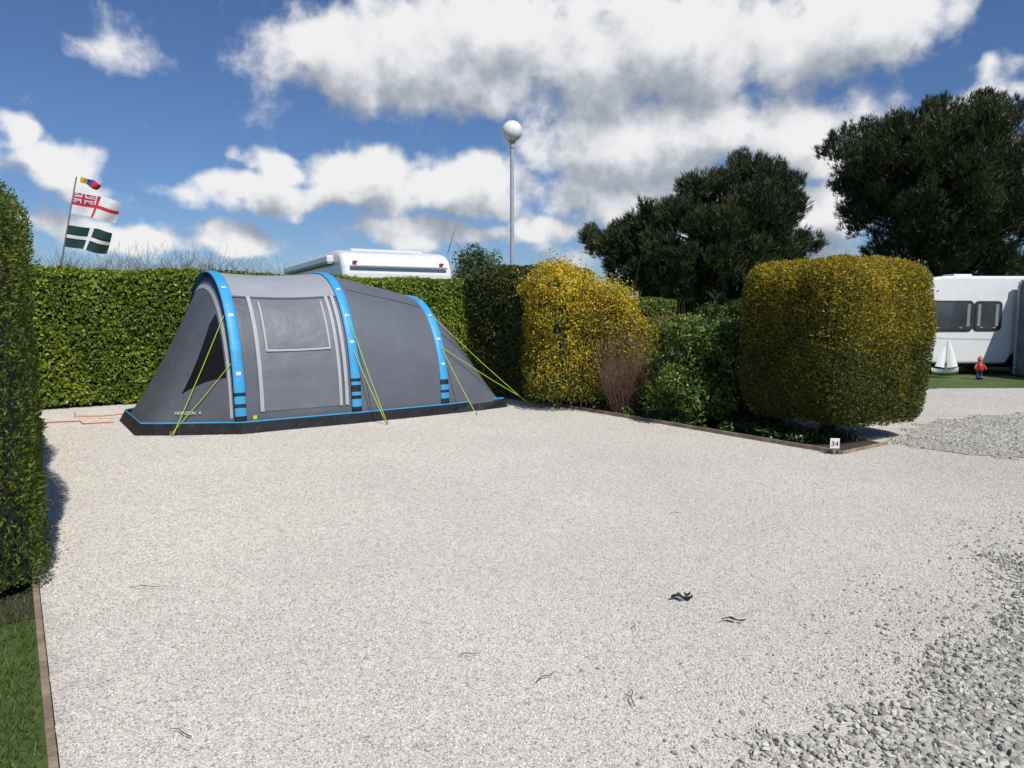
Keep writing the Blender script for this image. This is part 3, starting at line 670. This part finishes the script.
def caravan(loc,rz,label,L=6.0):
    c=empty("caravan",loc,rz,label,"caravan")
    prof=[(0,.45),(.2,.34),(L*.2,.30),(L*.48,.30),(L*.50,.52),(L*.57,.62),(L*.64,.52),(L*.66,.30),(L-.3,.34),(L-.05,.45),(L+.02,.9),(L,1.85),(L-.25,2.35),(L-.9,2.50),(1.2,2.50),(.55,2.42),(.18,2.1),(-.02,1.15)]
    prism("body",prof,0,2.2,'y',W_body,c,.07)
    pbox("chassis",(L/2,1.1,.26),(L-.6,1.7,.14),W_rub,c)
    for y in(.12,2.08): wheel(c,(L*.57,y,.33),.33,'y')
    def win(x,z,w,h):
        V,F=rrect(x,z,w,h,.09,-.03,.0);f=mk("window",V,F,W_dk,c)
        V,F=rrect(x,z,w+.07,h+.07,.12,-.02,.01);mk("frame",V,F,W_frame,f)
        pbox("handle",(x-w*.25,-.034,z-h*.42),(.08,.01,.02),W_grey,f,.002);pbox("handle",(x+w*.25,-.034,z-h*.42),(.08,.01,.02),W_grey,f,.002)
        for q in(-1,1): pbox("curtain",(x+q*(w/2-.10),-.032,z+.02),(.08,.003,h*.8),W_cur,f,.001)
    return c,win
cv,win=caravan((9.65,17.6,0),R(2),"white touring caravan with dark windows parked on grass")
win(1.32,1.50,1.16,.70);win(2.30,1.50,.66,.68);win(4.9,1.50,.9,.6)
d=pbox("door",(3.35,-.012,1.38),(.62,.03,1.80),W_body,cv,.01);pbox("handle",(3.1,-.035,1.3),(.04,.03,.14),W_grey,d,.005);pbox("window",(3.35,-.033,1.75),(.4,.01,.5),W_dk,d,.01)
def decal(pts,mat,y):
    mk("decal_stripe",[(x,y,z) for x,z in pts],[tuple(range(len(pts)))],mat,cv)
decal([(.5,.98),(1.4,.92),(2.6,.90),(3.0,.92),(2.6,.93),(1.4,.955)],W_blue,-.006)
pbox("roof_vent",(2.2,1.1,2.54),(.5,.5,.1),W_body,cv,.03)
V,F=tube([(-.02,1.1,.45),(-1.1,1.1,.45)],[.05,.03],8);mk("tow_bar",V,F,W_grey,cv)
aw=empty("caravan_awning",(12.68,15.2,0),R(2),"dark grey fabric porch awning attached to the white caravan","awning")
A_f=plain("awning_grey",(.13,.14,.155),.7,var=.2,scale=3,bump=.6,bscale=3)
prism("fabric",[(0,.02),(.12,1.85),(.5,2.1),(2.35,2.4),(2.35,.02)],0,2.8,'x',A_f,aw,.05)
for x in(.6,1.9): pbox("window",(x,.03,1.25),(.8,.02,.8),W_dk,aw,.01)
pbox("side_window",(-.012,1.3,1.25),(.02,1.1,.8),W_dk,aw,.01)
pbox("edge_trim",(-.01,2.3,1.2),(.05,.06,2.3),W_grey,aw,.01)
cv2,_=caravan((4.75,30.5,0),R(20),"white caravan roof showing above a small clipped hedge",5.0);cv2.scale=(1,1,1.05)
MW=2.75
mh=empty("motorhome",(-3.88,16.2,0),R(28),"white coachbuilt motorhome parked behind the clipped hedge","motorhome")
prism("body",[(0,.45),(0,2.50),(.05,2.70),(.16,2.86),(.34,2.98),(.6,3.05),(1.0,3.09),(2.5,3.09),(5.2,3.03),(6.6,2.94),(7.3,2.65),(7.55,2.3),(7.5,2.05),(6.9,1.95),(6.9,.45)],0,MW,'x',W_body,mh,.16)
prism("roof_moulding",[(.75,3.04),(.95,3.14),(1.9,3.14),(2.1,3.04)],.45,MW-.45,'x',W_body,mh,.03)
prism("cab",[(6.9,.5),(6.9,1.93),(7.35,1.9),(8.05,1.2),(8.75,1.05),(8.85,.5)],.15,MW-.15,'x',W_body,mh,.06)
mk("windscreen",[(.3,7.42,1.86),(2.3,7.42,1.86),(2.3,8.06,1.23),(.3,8.06,1.23)],[(0,1,2,3)],W_dk,mh)
pbox("awning_case",(-.08,3.6,2.86),(.17,5.6,.17),W_body,mh,.03)
pbox("awning_trim",(-.09,3.6,2.76),(.12,5.6,.03),W_grey,mh,.006)
pbox("rear_moulding",(MW/2,-.03,2.66),(MW-.35,.08,.04),W_grey,mh,.015)
for x in(.3,MW-.3): pbox("marker_light",(x,.03,2.76),(.10,.08,.045),W_red,mh,.005)
pbox("window",(MW/2,-.01,1.9),(1.3,.03,.6),W_dk,mh,.02)
for y in(1.2,3.4): pbox("window",(-.01,y,1.85),(.03,1.0,.55),W_dk,mh,.02)
pbox("roof_vent",(.8,2.8,3.12),(.45,.5,.12),W_grey,mh,.03);pbox("roof_vent",(1.6,4.2,3.10),(.45,.45,.12),W_body,mh,.04)
for y in(1.6,7.9):
    for x in(.15,MW-.15): wheel(mh,(x,y,.35),.35,'x')

# ------------------------------------------------------------------ ornaments by the caravan
M_or=plain("ornament_red",(.45,.04,.03),.4);M_ob=plain("ornament_blue",(.04,.07,.2),.4);M_sk=plain("ornament_skin",(.5,.3,.2),.5);M_og=plain("ornament_green",(.03,.20,.10),.4)
g=empty("garden_figure",(11.12,16.6,0),0,"small red and blue garden ornament figure standing on grass","garden ornament");g.scale=(.8,.8,.92)
for sx in(-1,1):
    V,F=tube([(sx*.05,-.05,.02),(sx*.05,0,.03),(sx*.05,0,.14),(sx*.04,0,.26)],[.035,.045,.04,.05],10);mk("leg",V,F,M_ob,g,smooth=True)
V,F=lathe([(.0,.20),(.10,.22),(.115,.28),(.10,.38),(.055,.44),(.0,.45)],16);mk("coat",V,F,M_or,g,smooth=True)
V,F=lathe([(.03,.42),(.062,.45),(.065,.49),(.05,.54),(.0,.56)],16);mk("head",V,F,M_sk,g,smooth=True)
V,F=lathe([(.085,.515),(.066,.53),(.055,.57),(.02,.60),(0,.605)],16);mk("hat",V,F,M_or,g,smooth=True)
for sx in(-1,1):
    V,F=tube([(sx*.09,0,.39),(sx*.16,-.03,.30),(sx*.13,-.11,.25)],[.035,.03,.022],8);mk("arm",V,F,M_or,g,smooth=True)
sb=empty("ornamental_sailboat",(10.55,17.0,0),R(8),"small white model sailing boat ornament on the grass","garden ornament")
hv=lambda u,v:np.array([(u-.5)*.72,(v-.5)*.24*math.sin(math.pi*min(.98,max(.04,u))),.05+.16*abs(v-.5)*2+.05*(2*u-1)**2])
V,F=grid(hv,np.linspace(0,1,14),np.linspace(0,1,9));mi=[1 if j in(2,3,4,5) else 0 for i in range(13) for j in range(8)];mk("hull",V,F,[W_body,M_og],sb,midx=mi,smooth=True)
V,F=tube([(.02,0,.06),(.02,0,.90)],[.012,.008],6);mk("mast",V,F,W_grey,sb)
def sail(x0,x1,zt):
    V,F=grid(lambda u,v:np.array([x0+(x1-x0)*u*(1-v)**.8,-.07*math.sin(math.pi*u)*(1-v),.25+(zt-.25)*v+.04*u]),np.linspace(0,1,7),np.linspace(0,.99,9));mk("sail",V,F,fl_w,sb,smooth=True)
sail(.05,.34,.88);sail(-.02,-.28,.74)

# ------------------------------------------------------------------ pitch number sign
ns=empty("pitch_number_sign",(3.62,7.74,0),R(-10),"small white pitch number plate on a short stake","sign")
pbox("stake",(0,.015,.08),(.03,.02,.18),M_wood,ns,.003);pbox("plate",(0,0,.135),(.10,.008,.115),fl_w,ns,.003)
text("number","34",.08,fl_k,ns,Matrix.Translation((0,-.006,.105))@Matrix.Rotation(R(90),4,'X'))
# ------------------------------------------------------------------ debris
M_deb=plain("dark_dead_leaf",(.03,.025,.022),.8,var=.3);M_deb2=plain("dry_twig",(.14,.105,.08),.8,var=.3)
def debris(x,y,rz,s,lab,hh=.012,wd=.33):
    def fn(u,v): return np.array([(u-.5)*s,(v-.5)*s*wd*math.sin(math.pi*min(.97,max(.05,u)))*(1+.5*math.sin(u*17))+.10*s*math.sin(u*5),.017+hh*math.sin(u*7)+hh*(2*v-1)**2+hh*.8*math.sin(v*9+u*11)])
    V,F=grid(fn,np.linspace(0,1,20),np.linspace(0,1,7));o=mk("dead_leaf",V,F,M_deb,None,smooth=True,loc=(x,y,.01),rot=(0,0,rz));tag(o,lab,"leaf")
debris(.94,3.74,.1,.12,"curled blackened dead leaf lying on pale gravel",.008,.32);debris(1.14,3.46,.0,.12,"thin dark shrivelled leaf lying on gravel",.003,.18);debris(.98,3.78,.9,.06,"small curled black leaf fragment on gravel",.006)
for k,(x,y,rz,l) in enumerate([(.62,3.4,1.5,.09),(-.2,3.1,.2,.1),(.5,2.75,1.5,.16),(-2.1,3.9,.1,.2),(-1.25,2.5,2.6,.12),(.15,2.9,.7,.12),(1.3,5.4,.2,.12)]):
    pts=[(-l/2,0,.015),(-l/6,l*.06,.022),(l/6,-.02*l,.018),(l/2,l*.08,.014)];V,F=tube(pts,[.002,.0025,.002,.001],5)
    o=mk("twig",V,F,M_deb2,None,loc=(x,y,.006),rot=(0,0,rz));tag(o,"thin dry brown twig lying on pale gravel","twig","twigs scattered on the gravel")

# ------------------------------------------------------------------ light
EL=math.radians(50);AZ=np.array([.49,-.87]);AZ/=np.linalg.norm(AZ)
sd=Vector((AZ[0]*math.cos(EL),AZ[1]*math.cos(EL),math.sin(EL)))
sl=bpy.data.lights.new("sun","SUN");sl.energy=4.2;sl.angle=R(.53);sl.color=(1,.96,.89)
so=bpy.data.objects.new("sun",sl);COL.objects.link(so);so.rotation_euler=sd.to_track_quat('Z','Y').to_euler();so.location=(5,-10,20)
w=bpy.data.worlds.new("World");scene.world=w;w.use_nodes=True;nt=w.node_tree;bg=nt.nodes["Background"]
w.cycles.sampling_method='MANUAL';w.cycles.sample_map_resolution=256
sky=N(nt,"ShaderNodeTexSky",sky_type='NISHITA');sky.sun_disc=False;sky.sun_elevation=EL;sky.sun_rotation=math.atan2(AZ[0],AZ[1]);sky.altitude=50;sky.air_density=1.0;sky.dust_density=.4;sky.ozone_density=3.0
def direction(u,v):
    a=(u-512)/700;b=(384-v)/700;t=R(5.87)
    d=np.array([a,math.cos(t)+b*math.sin(t),-math.sin(t)+b*math.cos(t)]);d/=np.linalg.norm(d);return math.atan2(d[0],d[1]),math.asin(d[2])
blobs=[(340,55,90,58,1),(470,45,160,75,.98),(640,50,200,95,.98),(830,35,125,70,.98),(650,140,170,66,.95),(800,130,105,52,.82),
 (250,190,76,24,.94),(278,165,36,24,.9),(360,172,66,36,.97),(455,190,100,38,.96),(340,198,110,20,.82),
 (55,172,62,34,.92),(8,140,36,28,.9),(120,236,120,22,.78),(235,238,64,20,.78),(110,45,90,26,.42),
 (440,238,100,18,.80),(548,230,46,24,.86),(990,92,50,30,.98),(1035,150,65,42,.92),(820,208,66,48,.97),(620,198,110,42,.88),
 (700,256,180,26,.82),(-150,110,130,60,.8),(1250,110,170,80,.9)]
ng=bpy.data.node_groups.new("cloud_density","ShaderNodeTree")
ng.interface.new_socket("P",in_out='INPUT',socket_type='NodeSocketVector');ng.interface.new_socket("D",in_out='OUTPUT',socket_type='NodeSocketFloat')
gi=ng.nodes.new("NodeGroupInput");go=ng.nodes.new("NodeGroupOutput")
wn=N(ng,"ShaderNodeTexNoise");wn.inputs["Scale"].default_value=11;wn.inputs["Detail"].default_value=3;ng.links.new(gi.outputs[0],wn.inputs["Vector"])
ws=N(ng,"ShaderNodeVectorMath",operation='SUBTRACT');ws.inputs[1].default_value=(.5,.5,.5);ng.links.new(wn.outputs["Color"],ws.inputs[0])
wm=N(ng,"ShaderNodeVectorMath",operation='MULTIPLY');wm.inputs[1].default_value=(.14,.095,0);ng.links.new(ws.outputs[0],wm.inputs[0])
wa=N(ng,"ShaderNodeVectorMath",operation='ADD');ng.links.new(gi.outputs[0],wa.inputs[0]);ng.links.new(wm.outputs[0],wa.inputs[1])
prev=None
for (u,v,ru,rv,am) in blobs:
    az,el=direction(u,v);az2,_=direction(u+ru,v);_,el2=direction(u,v-rv)
    s1=N(ng,"ShaderNodeVectorMath",operation='SUBTRACT');s1.inputs[1].default_value=(az,el,0);ng.links.new(wa.outputs[0],s1.inputs[0])
    s2=N(ng,"ShaderNodeVectorMath",operation='MULTIPLY');s2.inputs[1].default_value=(1/(1.5*abs(az2-az)),1/(1.5*abs(el2-el)),0);ng.links.new(s1.outputs[0],s2.inputs[0])
    s3=N(ng,"ShaderNodeVectorMath",operation='LENGTH');ng.links.new(s2.outputs[0],s3.inputs[0])
    mr=N(ng,"ShaderNodeMapRange",interpolation_type='SMOOTHSTEP');mr.inputs[1].default_value=0;mr.inputs[2].default_value=1.0;mr.inputs[3].default_value=am;mr.inputs[4].default_value=0;ng.links.new(s3.outputs["Value"],mr.inputs[0])
    if prev is None: prev=mr.outputs[0]
    else:
        q=N(ng,"ShaderNodeMath",operation='SMOOTH_MAX');q.inputs[2].default_value=.12;ng.links.new(prev,q.inputs[0]);ng.links.new(mr.outputs[0],q.inputs[1]);prev=q.outputs[0]
fn=N(ng,"ShaderNodeTexNoise");fn.inputs["Scale"].default_value=13;fn.inputs["Detail"].default_value=8;fn.inputs["Roughness"].default_value=.58;ng.links.new(gi.outputs[0],fn.inputs["Vector"])
fm=N(ng,"ShaderNodeMath",operation='MULTIPLY_ADD');fm.inputs[1].default_value=1.4;ng.links.new(fn.outputs["Fac"],fm.inputs[0]);ng.links.new(prev,fm.inputs[2])
fs=N(ng,"ShaderNodeMath",operation='SUBTRACT');fs.inputs[1].default_value=1.05;ng.links.new(fm.outputs[0],fs.inputs[0]);ng.links.new(fs.outputs[0],go.inputs[0])
tc=N(nt,"ShaderNodeTexCoord");sx=N(nt,"ShaderNodeSeparateXYZ");nt.links.new(tc.outputs["Generated"],sx.inputs[0])
at=N(nt,"ShaderNodeMath",operation='ARCTAN2');nt.links.new(sx.outputs[0],at.inputs[0]);nt.links.new(sx.outputs[1],at.inputs[1])
asn=N(nt,"ShaderNodeMath",operation='ARCSINE');nt.links.new(sx.outputs[2],asn.inputs[0])
cx=N(nt,"ShaderNodeCombineXYZ");nt.links.new(at.outputs[0],cx.inputs[0]);nt.links.new(asn.outputs[0],cx.inputs[1])
def grp(vec):
    g=N(nt,"ShaderNodeGroup");g.node_tree=ng;nt.links.new(vec,g.inputs[0]);return g.outputs[0]
D0=grp(cx.outputs[0])
up=N(nt,"ShaderNodeVectorMath",operation='ADD');up.inputs[1].default_value=(.012,.046,0);nt.links.new(cx.outputs[0],up.inputs[0]);D1=grp(up.outputs[0])
al=N(nt,"ShaderNodeMapRange",interpolation_type='SMOOTHSTEP');al.inputs[1].default_value=-.20;al.inputs[2].default_value=.26;nt.links.new(D0,al.inputs[0])
df=N(nt,"ShaderNodeMath",operation='SUBTRACT');nt.links.new(D0,df.inputs[0]);nt.links.new(D1,df.inputs[1])
th=N(nt,"ShaderNodeMath",operation='MULTIPLY_ADD');th.inputs[1].default_value=-.34;nt.links.new(D0,th.inputs[0]);nt.links.new(df.outputs[0],th.inputs[2])
shd=N(nt,"ShaderNodeMapRange",interpolation_type='SMOOTHSTEP');shd.inputs[1].default_value=-.76;shd.inputs[2].default_value=.28;nt.links.new(th.outputs[0],shd.inputs[0])
cr=ramp(nt,[(0,(.27,.31,.37)),(.4,(.43,.47,.53)),(.72,(.65,.67,.71)),(1,(.87,.87,.88))]);nt.links.new(shd.outputs[0],cr.inputs["Fac"])
skm=N(nt,"ShaderNodeVectorMath",operation='MULTIPLY');skm.inputs[1].default_value=(.054,.067,.088);nt.links.new(sky.outputs[0],skm.inputs[0])
mx=N(nt,"ShaderNodeMix",data_type='RGBA');nt.links.new(al.outputs[0],mx.inputs[0]);nt.links.new(skm.outputs[0],mx.inputs[6]);nt.links.new(cr.outputs["Color"],mx.inputs[7])
nt.links.new(mx.outputs[2],bg.inputs["Color"]);bg.inputs["Strength"].default_value=1.0

# ------------------------------------------------------------------ camera
cam=bpy.data.cameras.new("camera");cam.sensor_width=36;cam.lens=700*36/1024;cam.clip_end=2000;cam.clip_start=.05
co=bpy.data.objects.new("camera",cam);COL.objects.link(co);co.location=(0,0,1.6);co.rotation_euler=(R(90-5.87),0,0);scene.camera=co
scene.view_settings.view_transform='Standard';scene.view_settings.look='None';scene.view_settings.exposure=0
